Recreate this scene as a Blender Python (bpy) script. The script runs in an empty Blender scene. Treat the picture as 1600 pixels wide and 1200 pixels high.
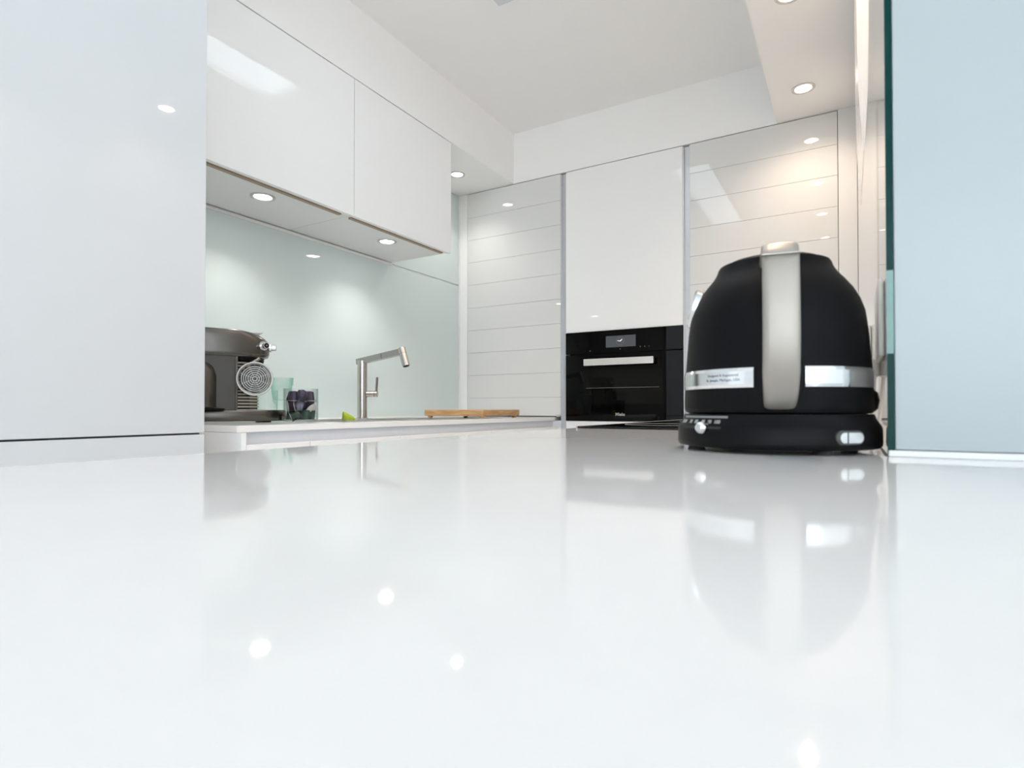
import bpy, bmesh, math, random
from mathutils import Vector, Matrix
random.seed(4)
PI = math.pi
SC = bpy.context.scene
COL = SC.collection
CZ = 0.962                       # camera height above the floor
H = lambda z: z + CZ             # heights below are measured from the lens
TOP = H(-0.042)                  # worktop level (0.92 m)

# ------------------------------------------------------------------ materials
def mat(name, col, rough=0.5, metal=0.0, coat=0.0, ior=1.5, noise=None, bump=None, emit=None, spec=None):
    m = bpy.data.materials.new(name); m.use_nodes = True
    nt = m.node_tree; b = nt.nodes['Principled BSDF']
    b.inputs['Base Color'].default_value = (*col, 1)
    b.inputs['Roughness'].default_value = rough
    b.inputs['Metallic'].default_value = metal
    b.inputs['IOR'].default_value = ior
    b.inputs['Coat Weight'].default_value = coat
    b.inputs['Coat Roughness'].default_value = 0.02
    if spec is not None: b.inputs['Specular IOR Level'].default_value = spec
    tc = nt.nodes.new('ShaderNodeTexCoord')
    if noise:                                    # (scale vector, amount)
        mp = nt.nodes.new('ShaderNodeMapping'); mp.inputs['Scale'].default_value = noise[0]
        n = nt.nodes.new('ShaderNodeTexNoise'); n.inputs['Scale'].default_value = 1.0; n.inputs['Detail'].default_value = 4
        r = nt.nodes.new('ShaderNodeMixRGB'); r.blend_type = 'MIX'
        a = noise[1]
        r.inputs[1].default_value = (*[c*(1-a) for c in col], 1)
        r.inputs[2].default_value = (*[min(1, c*(1+a)) for c in col], 1)
        nt.links.new(tc.outputs['Object'], mp.inputs[0]); nt.links.new(mp.outputs[0], n.inputs['Vector'])
        nt.links.new(n.outputs['Fac'], r.inputs[0]); nt.links.new(r.outputs[0], b.inputs['Base Color'])
    if bump:                                     # (scale, strength, distance)
        n = nt.nodes.new('ShaderNodeTexNoise'); n.inputs['Scale'].default_value = bump[0]; n.inputs['Detail'].default_value = 2
        bp = nt.nodes.new('ShaderNodeBump'); bp.inputs['Strength'].default_value = bump[1]; bp.inputs['Distance'].default_value = bump[2]
        nt.links.new(tc.outputs['Object'], n.inputs['Vector']); nt.links.new(n.outputs['Fac'], bp.inputs['Height'])
        nt.links.new(bp.outputs[0], b.inputs['Normal'])
    if emit:
        b.inputs['Emission Color'].default_value = (*emit[0], 1); b.inputs['Emission Strength'].default_value = emit[1]
    return m

def thin_glass(name, tint, tintf=0.0, ior=1.45, rough=0.0):
    """thin sheet or vessel glass: see-through, reflecting by Fresnel"""
    m = bpy.data.materials.new(name); m.use_nodes = True; nt = m.node_tree; nt.nodes.clear()
    o = nt.nodes.new('ShaderNodeOutputMaterial'); mx = nt.nodes.new('ShaderNodeMixShader')
    t = nt.nodes.new('ShaderNodeBsdfTransparent'); g = nt.nodes.new('ShaderNodeBsdfGlossy')
    fr = nt.nodes.new('ShaderNodeFresnel'); fr.inputs[0].default_value = ior
    lw = nt.nodes.new('ShaderNodeLayerWeight'); lw.inputs[0].default_value = 0.35
    cm = nt.nodes.new('ShaderNodeMixRGB')
    cm.inputs[1].default_value = (*[1-(1-c)*tintf for c in tint], 1); cm.inputs[2].default_value = (*tint, 1)
    nt.links.new(lw.outputs['Facing'], cm.inputs[0]); nt.links.new(cm.outputs[0], t.inputs[0])
    g.inputs['Roughness'].default_value = rough
    ge = nt.nodes.new('ShaderNodeNewGeometry'); iv = nt.nodes.new('ShaderNodeMath'); iv.operation = 'SUBTRACT'; iv.inputs[0].default_value = 1
    mu = nt.nodes.new('ShaderNodeMath'); mu.operation = 'MULTIPLY'
    nt.links.new(ge.outputs['Backfacing'], iv.inputs[1]); nt.links.new(iv.outputs[0], mu.inputs[0]); nt.links.new(fr.outputs[0], mu.inputs[1])
    nt.links.new(mu.outputs[0], mx.inputs[0]); nt.links.new(t.outputs[0], mx.inputs[1]); nt.links.new(g.outputs[0], mx.inputs[2])
    nt.links.new(mx.outputs[0], o.inputs[0])
    return m

def wood_mat():
    m = mat('bamboo', (.5, .3, .13), .5); nt = m.node_tree; b = nt.nodes['Principled BSDF']
    tc = nt.nodes.new('ShaderNodeTexCoord'); mp = nt.nodes.new('ShaderNodeMapping'); mp.inputs['Scale'].default_value = (14, 14, 90)
    n = nt.nodes.new('ShaderNodeTexNoise'); n.inputs['Scale'].default_value = 1; n.inputs['Detail'].default_value = 5
    r = nt.nodes.new('ShaderNodeValToRGB')
    r.color_ramp.elements[0].position = .3; r.color_ramp.elements[0].color = (.36, .20, .085, 1)
    r.color_ramp.elements[1].position = .72; r.color_ramp.elements[1].color = (.60, .37, .18, 1)
    nt.links.new(tc.outputs['Object'], mp.inputs[0]); nt.links.new(mp.outputs[0], n.inputs['Vector'])
    nt.links.new(n.outputs['Fac'], r.inputs[0]); nt.links.new(r.outputs[0], b.inputs['Base Color'])
    return m

M = dict(
    tallgloss=mat('gloss_white_lacquer_darkened', (.655, .67, .69), .015, ior=1.5),  # white lacquer, colour darkened to offset strong light on the tall doors
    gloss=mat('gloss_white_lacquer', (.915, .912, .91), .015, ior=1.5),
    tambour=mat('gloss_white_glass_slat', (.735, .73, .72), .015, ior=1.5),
    matte=mat('white_paint', (.91, .91, .905), .85, noise=((3, 3, 3), .01)),
    ceil=mat('ceiling_paint', (.92, .915, .91), .9, noise=((2, 2, 2), .01)),
    cream=mat('warm_white_panel', (.80, .79, .78), .12),
    floor=mat('pale_floor_tile', (.83, .82, .80), .35, noise=((4, 4, 4), .06)),
    counter=mat('white_quartz', (.735, .74, .748), .055, ior=1.23, noise=((160, 160, 160), .012)),
    worktop=mat('white_worktop', (.91, .90, .89), .12, noise=((160, 160, 160), .01)),
    carc=mat('white_carcass', (.70, .70, .70), .5, noise=((5, 5, 5), .02)),
    under=mat('cabinet_underside', (.80, .81, .81), .45, noise=((5, 5, 5), .02)),
    gap=mat('shadow_gap_edging', (.11, .12, .15), .6, noise=((9, 9, 9), .05)),
    alu=mat('anodised_profile', (.62, .62, .64), .38, metal=.75, noise=((2, 2, 60), .05)),
    rail=mat('grey_finger_rail', (.70, .715, .76), .4, noise=((4, 60, 4), .03)),
    oakedge=mat('bronze_grip_strip', (.36, .28, .20), .5, noise=((40, 4, 4), .1)),
    splash=mat('pale_blue_back_painted_glass', (.65, .735, .735), .03, ior=1.5),
    nibglass=mat('ice_blue_back_painted_glass', (.39, .435, .45), .28, ior=1.5),
    wallglass=mat('cream_back_painted_glass', (.66, .65, .64), .03, ior=1.52),
    glassedge=mat('dark_green_glass_edge', (.002, .036, .034), .2, ior=1.2, noise=((30, 30, 12), .3)),
    glassedge2=mat('light_green_glass_edge', (.13, .26, .23), .2, noise=((30, 30, 30), .35)),
    sealant=mat('white_sealant', (.82, .82, .81), .4, noise=((20, 20, 20), .02)),
    steel=mat('brushed_steel', (.56, .53, .50), .27, metal=1, noise=((30, 30, 400), .06)),
    steeld=mat('brushed_steel_dark', (.42, .41, .39), .3, metal=1, noise=((300, 30, 30), .06)),
    sinksteel=mat('sink_steel', (.60, .59, .57), .25, metal=1, noise=((60, 60, 60), .04)),
    chrome=mat('chrome', (.78, .79, .80), .12, metal=1, noise=((8, 8, 8), .01)),
    satin=mat('satin_silver_paint', (.365, .335, .30), .42, metal=.55, noise=((4, 4, 4), .02)),
    band=mat('polished_band', (.74, .76, .77), .16, metal=1, noise=((6, 6, 6), .02)),
    bandedge=mat('polished_band_bevel', (.86, .87, .88), .08, metal=1, noise=((6, 6, 6), .02)),
    black=mat('matte_black_enamel', (.004, .0042, .005), .5, ior=1.2, noise=((40, 40, 40), .15), bump=(900, .12, .0004)),
    blackp=mat('black_plastic', (.004, .0042, .005), .4, ior=1.22, noise=((20, 20, 20), .1)),
    rubber=mat('black_rubber', (.02, .02, .02), .7, noise=((20, 20, 20), .1)),
    ovenglass=mat('black_oven_glass', (.002, .002, .0022), .02, ior=1.24, noise=((3, 3, 3), .1)),
    ovenwin=mat('dark_tinted_oven_window', (.004, .0044, .004), .03, ior=1.27, noise=((120, 120, 120), .35)),
    hobglass=mat('black_hob_glass', (.004, .004, .004), .02, ior=1.34, noise=((3, 3, 3), .1)),
    screen=mat('grey_display', (.045, .05, .055), .05, noise=((3, 3, 3), .05), emit=((.045, .05, .055), .35)),
    lit=mat('lit_white_marking', (.7, .7, .7), .5, noise=((3, 3, 3), .01), emit=((.9, .92, .95), .55)),
    logo=mat('silver_logo_print', (.55, .55, .54), .4, noise=((3, 3, 3), .01)),
    dim=mat('dim_grey_marking', (.22, .22, .23), .5, noise=((3, 3, 3), .01)),
    printg=mat('grey_print', (.40, .40, .40), .5, noise=((3, 3, 3), .01)),
    printd=mat('dark_print', (.16, .165, .17), .5, noise=((3, 3, 3), .01)),
    handlebar=mat('oven_handle_aluminium', (.78, .77, .74), .3, metal=.5, noise=((60, 4, 4), .02)),
    titan=mat('titanium_grey_plastic', (.125, .116, .104), .24, metal=.8, noise=((6, 6, 6), .04)),
    titand=mat('dark_titanium_plastic', (.075, .071, .066), .38, metal=.3, noise=((6, 6, 6), .04)),
    slatm=mat('metal_grille_slat', (.46, .43, .37), .3, metal=.8, noise=((6, 6, 6), .04)),
    gridm=mat('polished_grid_metal', (.27, .26, .24), .28, metal=1, noise=((6, 6, 6), .04)),
    lime=mat('lime_green_bristle', (.36, .47, .012), .6, noise=((420, 420, 420), .45), bump=(420, .8, .002)),
    limebase=mat('pale_lime_plastic', (.55, .62, .30), .35, noise=((20, 20, 20), .05)),
    wood=wood_mat(),
    purple=mat('purple_foil', (.030, .018, .055), .3, metal=.5, noise=((70, 70, 70), .2)),
    green=mat('dark_green_foil', (.012, .045, .035), .3, metal=.5, noise=((70, 70, 70), .2)),
    foil=mat('silver_foil', (.68, .67, .66), .3, metal=.9, noise=((90, 90, 90), .05)),
    jar=thin_glass('clear_jar_glass', (.70, .74, .73), .03),
    tumbler=thin_glass('green_tumbler_glass', (.60, .84, .755), .12),
    tumbler2=thin_glass('faint_green_glass', (.82, .92, .88), .12),
    pane=thin_glass('window_pane_glass', (.93, .96, .96), .2),
    skypane=thin_glass('tinted_skylight_glass', (.86, .88, .88), 1.0),
    socket=mat('white_socket_plastic', (.86, .84, .79), .3, noise=((20, 20, 20), .02)),
    frame=mat('white_window_frame', (.80, .80, .80), .4, noise=((6, 6, 6), .01)),
    ring=mat('satin_lamp_ring', (.62, .61, .60), .3, metal=.6, noise=((6, 6, 6), .02)),
)
def lamp_mat(name, col, s):
    return mat(name, (.8, .8, .8), .5, noise=((9, 9, 9), .01), emit=(col, s))
M['lampw'] = lamp_mat('warm_lamp', (1.0, .84, .68), 12)
M['lampn'] = lamp_mat('neutral_lamp', (1.0, .96, .92), 10)
WARM, NEUT = (1.0, .80, .62), (1.0, .95, .90)

# ------------------------------------------------------------------ mesh builder
class MB:
    def __init__(s): s.bm = bmesh.new(); s.mi = 0
    def _merge(s, t, mtx=None):
        me = bpy.data.meshes.new('tmp')
        for f in t.faces: f.material_index = s.mi
        if mtx is not None: t.transform(mtx)
        t.to_mesh(me); t.free(); s.bm.from_mesh(me); bpy.data.meshes.remove(me); return s
    def box(s, x0, x1, y0, y1, z0, z1, bev=0.0, seg=2, mtx=None):
        t = bmesh.new(); bmesh.ops.create_cube(t, size=1)
        bmesh.ops.scale(t, vec=(abs(x1-x0), abs(y1-y0), abs(z1-z0)), verts=t.verts)
        bmesh.ops.translate(t, vec=((x0+x1)/2, (y0+y1)/2, (z0+z1)/2), verts=t.verts)
        if bev: bmesh.ops.bevel(t, geom=t.edges[:], offset=bev, segments=seg, profile=.5, affect='EDGES')
        return s._merge(t, mtx)
    def loft(s, rings, cap=True, closed=True, mtx=None):
        """rings: lists of equal length of 3-D points"""
        t = bmesh.new(); n = len(rings[0])
        vs = [[t.verts.new(p) for p in r] for r in rings]
        for a, b in zip(vs[:-1], vs[1:]):
            for i in range(n if closed else n-1):
                j = (i+1) % n; t.faces.new((a[i], a[j], b[j], b[i]))
        if cap and closed:
            t.faces.new(vs[0][::-1]); t.faces.new(vs[-1])
        bmesh.ops.recalc_face_normals(t, faces=t.faces[:])
        return s._merge(t, mtx)
    def lathe(s, prof, seg=48, c=(0, 0, 0), mtx=None):
        """prof: (r, z) list; r=0 ends close to a point"""
        t = bmesh.new(); rows = []
        for r, z in prof:
            if r <= 1e-6: rows.append([t.verts.new((0, 0, z))])
            else: rows.append([t.verts.new((r*math.cos(2*PI*i/seg), r*math.sin(2*PI*i/seg), z)) for i in range(seg)])
        for a, b in zip(rows[:-1], rows[1:]):
            for i in range(seg):
                j = (i+1) % seg
                if len(a) == 1 and len(b) == 1: continue
                if len(a) == 1: t.faces.new((a[0], b[j], b[i]))
                elif len(b) == 1: t.faces.new((a[i], a[j], b[0]))
                else: t.faces.new((a[i], a[j], b[j], b[i]))
        bmesh.ops.recalc_face_normals(t, faces=t.faces[:])
        bmesh.ops.translate(t, vec=c, verts=t.verts)
        return s._merge(t, mtx)
    def cyl(s, p0, p1, r0, r1=None, seg=24, bev=0.0):
        p0 = Vector(p0); p1 = Vector(p1); d = p1-p0; L = d.length; r1 = r0 if r1 is None else r1
        q = d.to_track_quat('Z', 'Y').to_matrix().to_4x4()
        pr = [(0, 0), (r0-bev, 0), (r0, bev), (r1, L-bev), (r1-bev, L), (0, L)] if bev else [(0, 0), (r0, 0), (r1, L), (0, L)]
        return s.lathe(pr, seg, mtx=Matrix.Translation(p0) @ q)
    def torus(s, R, r, seg=48, sub=10, mtx=None):
        rings = []
        for i in range(seg+1):
            a = 2*PI*i/seg
            rings.append([((R+r*math.cos(2*PI*k/sub))*math.cos(a), (R+r*math.cos(2*PI*k/sub))*math.sin(a), r*math.sin(2*PI*k/sub)) for k in range(sub)])
        return s.loft(rings, cap=False, mtx=mtx)
    def tube(s, pts, r, seg=10):
        pts = [Vector(p) for p in pts]; rings = []
        up = Vector((0, 0, 1))
        for i, p in enumerate(pts):
            d = (pts[min(i+1, len(pts)-1)]-pts[max(i-1, 0)]).normalized()
            a = d.cross(up if abs(d.z) < .95 else Vector((1, 0, 0))).normalized(); b = d.cross(a)
            rings.append([p+a*r*math.cos(2*PI*k/seg)+b*r*math.sin(2*PI*k/seg) for k in range(seg)])
        return s.loft(rings)
    def prism(s, poly, z0, z1, mtx=None):
        return s.loft([[(x, y, z0) for x, y in poly], [(x, y, z1) for x, y in poly]], mtx=mtx)
    def build(s, name, mats, parent=None, smooth=None, world=True):
        me = bpy.data.meshes.new(name)
        bmesh.ops.remove_doubles(s.bm, verts=s.bm.verts[:], dist=1e-6)
        if parent is not None and world:
            o = root_of(parent)
            bmesh.ops.translate(s.bm, vec=-o.location, verts=s.bm.verts[:])
        s.bm.to_mesh(me); s.bm.free()
        for m in (mats if isinstance(mats, (list, tuple)) else [mats]): me.materials.append(m)
        ob = bpy.data.objects.new(name, me); COL.objects.link(ob)
        if parent is not None: ob.parent = parent
        if smooth is not None:
            for p in me.polygons: p.use_smooth = True
            me.set_sharp_from_angle(angle=math.radians(smooth))
        return ob
def root_of(o):
    while o.parent: o = o.parent
    return o
def thing(name, label, cat, loc, rz=0.0, group=None):
    o = bpy.data.objects.new(name, None); o.empty_display_size = .05; COL.objects.link(o)
    o.location = loc; o.rotation_euler = (0, 0, rz)
    return tag(o, label, cat, group)
def tag(o, label, cat, group=None):
    o['label'] = label; o['category'] = cat
    if group: o['group'] = group
    return o
def struct(o): o['kind'] = 'structure'; return o
def copy_tree(o, loc, label=None, group=None):
    c = o.copy(); COL.objects.link(c); c.location = loc
    if label: c['label'] = label
    if group: c['group'] = group
    for ch in list(o.children):
        k = ch.copy(); COL.objects.link(k); k.parent = c
        for g in list(ch.children):
            q = g.copy(); COL.objects.link(q); q.parent = k
    return c
def text_mesh(name, body, size, mtx, m, parent, extrude=.0003, spacing=1.0, bold=0.0, world=False):
    cu = bpy.data.curves.new('t', 'FONT'); cu.body = body; cu.size = size; cu.extrude = extrude
    cu.align_x = 'CENTER'; cu.align_y = 'CENTER'; cu.space_character = spacing; cu.offset = bold
    to = bpy.data.objects.new('t', cu); COL.objects.link(to)
    bpy.context.view_layer.update()
    dg = bpy.context.evaluated_depsgraph_get()
    me = bpy.data.meshes.new_from_object(to.evaluated_get(dg))
    bpy.data.objects.remove(to); bpy.data.curves.remove(cu)
    if parent is not None and world: mtx = Matrix.Translation(-root_of(parent).location) @ mtx
    me.name = name; me.transform(mtx); me.materials.clear(); me.materials.append(m)
    for p in me.polygons: p.material_index = 0
    ob = bpy.data.objects.new(name, me); COL.objects.link(ob)
    if parent is not None: ob.parent = parent
    return ob
def text_bent(name, body, size, R, az, z, m, parent, extrude=.0003, bold=0.0, spacing=1.0, lean=0.0):
    """lettering wrapped on an upright cylinder of radius R, centred on azimuth az"""
    ob = text_mesh(name, body, size, Matrix.Identity(4), m, parent, extrude, spacing, bold)
    for v in ob.data.vertices:
        x, y, w = v.co
        a = az + x/R; rr = R + w - lean*y
        v.co = (rr*math.cos(a), rr*math.sin(a), z+y)
    return ob

# ------------------------------------------------------------------ key planes (from the photograph's perspective)
XW = -1.9385        # glass splashback face
XS = -1.3259        # sink worktop front edge
XT = -1.2742        # tall cabinet fronts
XU = -1.5759        # wall cabinet fronts
YO = 2.6986         # oven wall fronts
ZT = H(1.2247)      # soffit underside
ZC = H(1.4957)      # ceiling
XC = -0.5289        # near counter's left edge
XR = 0.0275         # glass on right wall
YG = 0.61           # glass facing the camera
C1, C2, C3 = (-1.8793, -1.2942), (-1.2635, -.6685), (-.6362, -.0419)

# ------------------------------------------------------------------ setting
struct(MB().box(-2.1, 3.2, -3.3, 3.4, -.1, 0).build('floor', M['floor']))
SK = (-.960, -.735, .45, 1.795)    # skylight opening
b = MB()
b.box(-2.1, SK[0], -3.3, 3.4, ZC, ZC+.03); b.box(SK[1], 3.2, -3.3, 3.4, ZC, ZC+.03)
b.box(SK[0], SK[1], -3.3, SK[2], ZC, ZC+.03); b.box(SK[0], SK[1], SK[3], 3.4, ZC, ZC+.03)
struct(b.build('ceiling', M['ceil']))
struct(MB().box(-2.1, -1.9465, -3.3, 3.4, 0, ZC).build('wall_left', M['matte']))
struct(MB().box(-1.9465, XR+.012, 3.3, 3.4, 0, ZC).build('wall_back', M['matte']))
struct(MB().box(XR+.0058, 3.2, YG+.008, 3.4, 0, ZC).build('wall_right', M['matte']))
def wall_with_window(name, ax, a0, a1, p0, p1, o0, o1, z0, z1):
    b = MB()
    def bx(u0, u1, w0, w1):
        b.box(*( (u0, u1, p0, p1) if ax == 'x' else (p0, p1, u0, u1)), w0, w1)
    bx(a0, o0, 0, ZC); bx(o1, a1, 0, ZC); bx(o0, o1, 0, z0); bx(o0, o1, z1, ZC)
    return struct(b.build(name, M['matte']))
def window(name, ax, o0, o1, p, z0, z1, n):
    b = MB(); w = .06
    def bx(u0, u1, q0, q1): b.box(*((u0, u1, p-.03, p+.03) if ax == 'x' else (p-.03, p+.03, u0, u1)), q0, q1, .004, 1)
    bx(o0, o1, z0, z0+w); bx(o0, o1, z1-w, z1)
    for k in range(n+1):
        u = o0 + (o1-o0-w)*k/n; bx(u, u+w, z0+w, z1-w)
    f = struct(b.build(name, M['frame']))
    g = MB()
    for k in range(n):
        u0 = o0+(o1-o0-w)*k/n+w; u1 = o0+(o1-o0-w)*(k+1)/n
        g.box(*((u0, u1, p-.003, p+.003) if ax == 'x' else (p-.003, p+.003, u0, u1)), z0+w, z1-w)
    g.build('window_pane', M['pane'], f)
wall_with_window('wall_front', 'x', -1.9465, 3.2, -3.3, -3.2, -.5, 2.9, .12, 2.30)
window('window_2', 'x', -.5, 2.9, -3.25, .12, 2.30, 4)
wall_with_window('wall_side', 'y', -3.2, YG+.008, 3.1, 3.2, -2.7, -1.3, .5, 2.30)
window('window_3', 'y', -2.7, -1.3, 3.15, .5, 2.30, 2)
# skylight: shaft, frame, pane
b = MB(); za, zc2 = ZC-.005, ZC+.02; fx0, fx1, fy0, fy1 = SK[0]-.155, SK[1]+.04, SK[2]-.04, SK[3]+.006
b.box(fx0, SK[0]+.004, fy0, fy1, za, ZC-.0002); b.box(SK[1]-.004, fx1, fy0, fy1, za, ZC-.0002)
b.box(SK[0]+.004, SK[1]-.004, fy0, SK[2]+.004, za, ZC-.0002); b.box(SK[0]+.004, SK[1]-.004, SK[3]-.004, fy1, za, ZC-.0002)
f = struct(b.build('window_1', M['rail']))
MB().box(SK[0]+.004, SK[1]-.004, SK[2]+.004, SK[3]-.004, ZC+.006, ZC+.012).build('window_pane', M['skypane'], f)
# soffits
struct(MB().box(-1.9465, XU, .7823, 3.3, ZT, ZC).build('trim_1', M['ceil']))
struct(MB().box(XU, -.2662, YO, 3.3, ZT, ZC).build('trim_2', M['ceil']))
struct(MB().box(-.2662, XR+.0058, YG+.008, 3.3, ZT, ZC).build('trim_3', M['ceil']))
struct(MB().box(C3[1]+.002, XR-.0005, YO, 3.28, TOP-.9, ZT, .0008, 1).build('trim_4', M['cream']))     # filler beside tall unit
struct(MB().box(XW+.001, C1[0]-.002, YO, 3.28, TOP+.0, ZT, .0008, 1).build('trim_5', M['gloss']))
# white bead under the glass that faces the camera
struct(MB().box(XR+.0005, .9, YG-.004, YG+.006, TOP+.0, TOP+.0055, .001).build('trim_6', M['sealant']))

# ------------------------------------------------------------------ glass linings
o = MB().box(XW-.008, XW, .7843, YO-.001, TOP+.0, H(.7035)).build('splashback', M['splash'])
tag(o, 'pale blue glass splashback behind the tap and coffee machine', 'splashback')
o = MB().box(XW-.008, XW, 2.133, YO-.001, H(.712), ZT-.004).build('splashback', M['splash'])
tag(o, 'narrow tall pale blue glass panel right of the wall cabinets', 'splashback')
tg = thing('splashback_trim', 'thin white strip along top of the blue glass under the wall cabinets', 'trim strip', (XW, .7843, H(.7035)))
MB().box(XW-.006, XW+.004, .7843, 2.131, H(.7020), H(.7112), .001).build('strip', M['sealant'], tg)
MB().box(XW-.006, XW+.007, .7843, 2.131, H(.7113), H(.7130), .0005, 1).build('top_lip', M['sealant'], tg)
tag(MB().box(XW+.0, XW+.006, YO-.008, YO-.0005, TOP+.0, ZT-.004, .001).build('corner_trim', M['sealant']),
    'slim white corner strip between blue glass and the left shutter cabinet', 'trim strip')
# right wall lining: its near end shows as the dark green edge
rg = thing('wall_lining_glass', 'cream back-painted glass lining behind the kettle with dark green cut edge', 'splashback', (XR, YG, TOP))
b = MB(); b.box(XR, XR+.0053, YG+.001, YO-.001, TOP+.001, ZT-.001); b.build('glass_sheet', M['wallglass'], rg)
b = MB()
b.box(XR, XR+.0053, YG-.0005, YG+.0008, TOP+.001, H(.049)); b.box(XR, XR+.0053, YG-.0005, YG+.0008, H(.123), ZT-.001)
b.mi = 1; b.box(XR, XR+.0053, YG-.0005, YG+.0008, H(.049), H(.123))
b.build('cut_edge', [M['glassedge'], M['glassedge2']], rg)
tag(MB().box(XR+.0056, .9, YG, YG+.007, TOP+.0058, ZC-.002, .0012).build('wall_panel', M['nibglass']),
    'large ice-blue glass panel at the right, facing the camera', 'glass panel')
# slim white panel on the right wall, above the hob, curved to nothing at its foot
b = MB()
def strip_ring(z, d): return [(XR, 1.50, z), (XR, 1.90, z), (XR-d, 1.90, z), (XR-d, 1.50, z)]
zz = [(ZT-.012, .0125), (H(.9), .0118), (H(.80), .0108), (H(.72), .0090), (H(.66), .0062), (H(.61), .0030), (H(.575), .0003)]
b.loft([strip_ring(z, d) for z, d in zz]); struct(b.build('trim_7', M['cream']))

# ------------------------------------------------------------------ downlights
def downlight(x, y, z, lm, col, watts, label, group=None, r=.030, cone=124):
    t = thing('recessed_downlight', label, 'ceiling light', (x, y, z), 0, group)
    MB().lathe([(r+.011, 0), (r+.0105, -.003), (r+.004, -.0045), (r, -.003), (r-.002, -.0005), (r-.002, 0)], 40).build('lamp_ring', M['ring'], t, 60, False)
    MB().lathe([(0, -.0012), (r*.80, -.0018), (r-.002, -.0008), (r-.002, -.0002), (0, -.0002)], 40).build('lamp_lens', lm, t, 60, False)
    ld = bpy.data.lights.new('downlight_beam', 'SPOT'); ld.energy = watts; ld.color = col; ld.spot_size = math.radians(cone); ld.spot_blend = 1.0; ld.shadow_soft_size = .005
    lo = bpy.data.objects.new('downlight_beam', ld); COL.objects.link(lo); lo.parent = t; lo.location = (0, 0, -.0075)
    return t
for y, l in ((2.45, 'warm round downlight in the soffit nearest the oven wall, above the kettle'),
             (1.87, 'warm round downlight in the soffit cut by the top of the photo'),
             (1.30, 'warm round downlight in the soffit, third from the oven wall'),
             (.72, 'warm round downlight in the soffit nearest the ice-blue glass panel')):
    downlight(-.150, y, ZT, M['lampw'], WARM, 3.6 if y > 2.2 else 5.0, l, cone=146)
downlight(-1.708, 1.245, H(.7165), M['lampn'], NEUT, 3.0, 'round downlight under the wider wall cabinet, above the coffee machine')
downlight(-1.708, 1.850, H(.7165), M['lampn'], NEUT, 3.0, 'round downlight under the narrower wall cabinet, above the tap')
downlight(-1.767, 2.44, ZT, M['lampn'], NEUT, 3.0, 'round downlight in the soffit right of the wall cabinets')

# ------------------------------------------------------------------ tall cabinets at the left
def front(name, x0, x1, y0, y1, z0, z1, m, parent): return MB().box(x0, x1, y0, y1, z0, z1, .0012, 2).build(name, m, parent)
for k, (y0, y1, lab) in enumerate(((.1823, .7823, 'tall gloss white cabinet at the left, beside the coffee machine'),
                                   (-.4177, .1803, 'tall gloss white cabinet left of the one beside the coffee machine'))):
    t = thing('tall_cabinet', lab, 'cabinet', ((XT+XW)/2, (y0+y1)/2, 0))
    MB().box(XW, XT-.0215, y0+.001, y1-.0, .10, ZC-.002).build('carcass', M['gap'] if k else [M['gap']], t)
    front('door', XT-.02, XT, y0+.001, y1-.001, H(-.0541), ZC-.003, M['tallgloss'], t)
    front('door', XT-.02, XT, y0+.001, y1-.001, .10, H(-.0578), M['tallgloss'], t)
    if k == 0: MB().box(XW, XT-.0215, y1, y1+.001, .1, ZC-.002).build('side_panel', M['gloss'], t)
    MB().box(XW, XT-.06, y0+.001, y1-.001, 0, .099).build('plinth', M['alu'], t)

# ------------------------------------------------------------------ wall cabinets
for y0, y1, lab, s0, s1 in ((.7843, 1.5315, 'wide gloss white wall cabinet beside the tall cabinet', .80, 1.497),
                            (1.5325, 2.1308, 'narrower gloss white wall cabinet at the right end, above the tap', 1.545, 2.105)):
    t = thing('wall_cabinet', lab, 'cabinet', (XU-.17, (y0+y1)/2, H(.7165)))
    MB().box(XW+.001, XU-.021, y0+.0005, y1-.0005, H(.7165), ZT-.004, .0008, 1).build('carcass', M['under'], t)
    front('door', XU-.019, XU, y0+.0012, y1-.0012, H(.7115), ZT-.004, M['gloss'], t)
    MB().box(XU-.044, XU-.028, s0, s1, H(.7105), H(.7165), .0008, 1).build('grip_strip', M['oakedge'], t)

# ------------------------------------------------------------------ oven wall: shutter cabinets and oven housing
LN = [1.2207, 1.084, .957, .829, .701, .570, .443, .316, .189, .061, -.0365]
def shutter_cabinet(x0, x1, lab, bottom):
    t = thing('shutter_cabinet', lab, 'cabinet', ((x0+x1)/2, YO, TOP))
    MB().box(x0+.001, x1-.001, YO+.022, 3.29, TOP+.0004, ZT-.002).build('carcass', M['gap'], t)
    for a, c in zip(LN[:-1], LN[1:]):
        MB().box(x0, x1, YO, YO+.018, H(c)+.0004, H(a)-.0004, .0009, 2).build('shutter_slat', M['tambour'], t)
    MB().box(x0, x1, YO+.004, YO+.016, TOP+.0004, H(-.0370)).build('bottom_seal', M['gap'], t)
    if bottom:
        MB().box(x1-.022, x1-.004, YO-.006, YO+.002, TOP+.0005, TOP+.013, .001).build('corner_stop', M['alu'], t)
    return t
shutter_cabinet(*C1, 'white slatted shutter cabinet standing on the sink worktop, left of the oven', True)
shutter_cabinet(*C3, 'white slatted shutter cabinet right of the oven, behind the kettle', False)
t = thing('oven_housing', 'tall gloss white cabinet unit around the built-in oven', 'cabinet', ((C2[0]+C2[1])/2, YO, 0))
MB().box(C2[0]+.001, C2[1]-.001, YO+.022, 3.29, H(.3895), ZT-.002).build('carcass', M['gap'], t)
MB().box(C2[0]+.001, C2[1]-.001, YO+.022, 3.29, .1, H(-.0625)).build('carcass', M['gap'], t)
MB().box(C2[0], C2[1], YO, YO+.019, H(.3895), H(1.2207), .0012).build('door', M['gloss'], t)
MB().box(C2[0], C2[1], YO, YO+.019, H(-.45), H(-.0615), .0012).build('drawer_front', M['gloss'], t)
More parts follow.
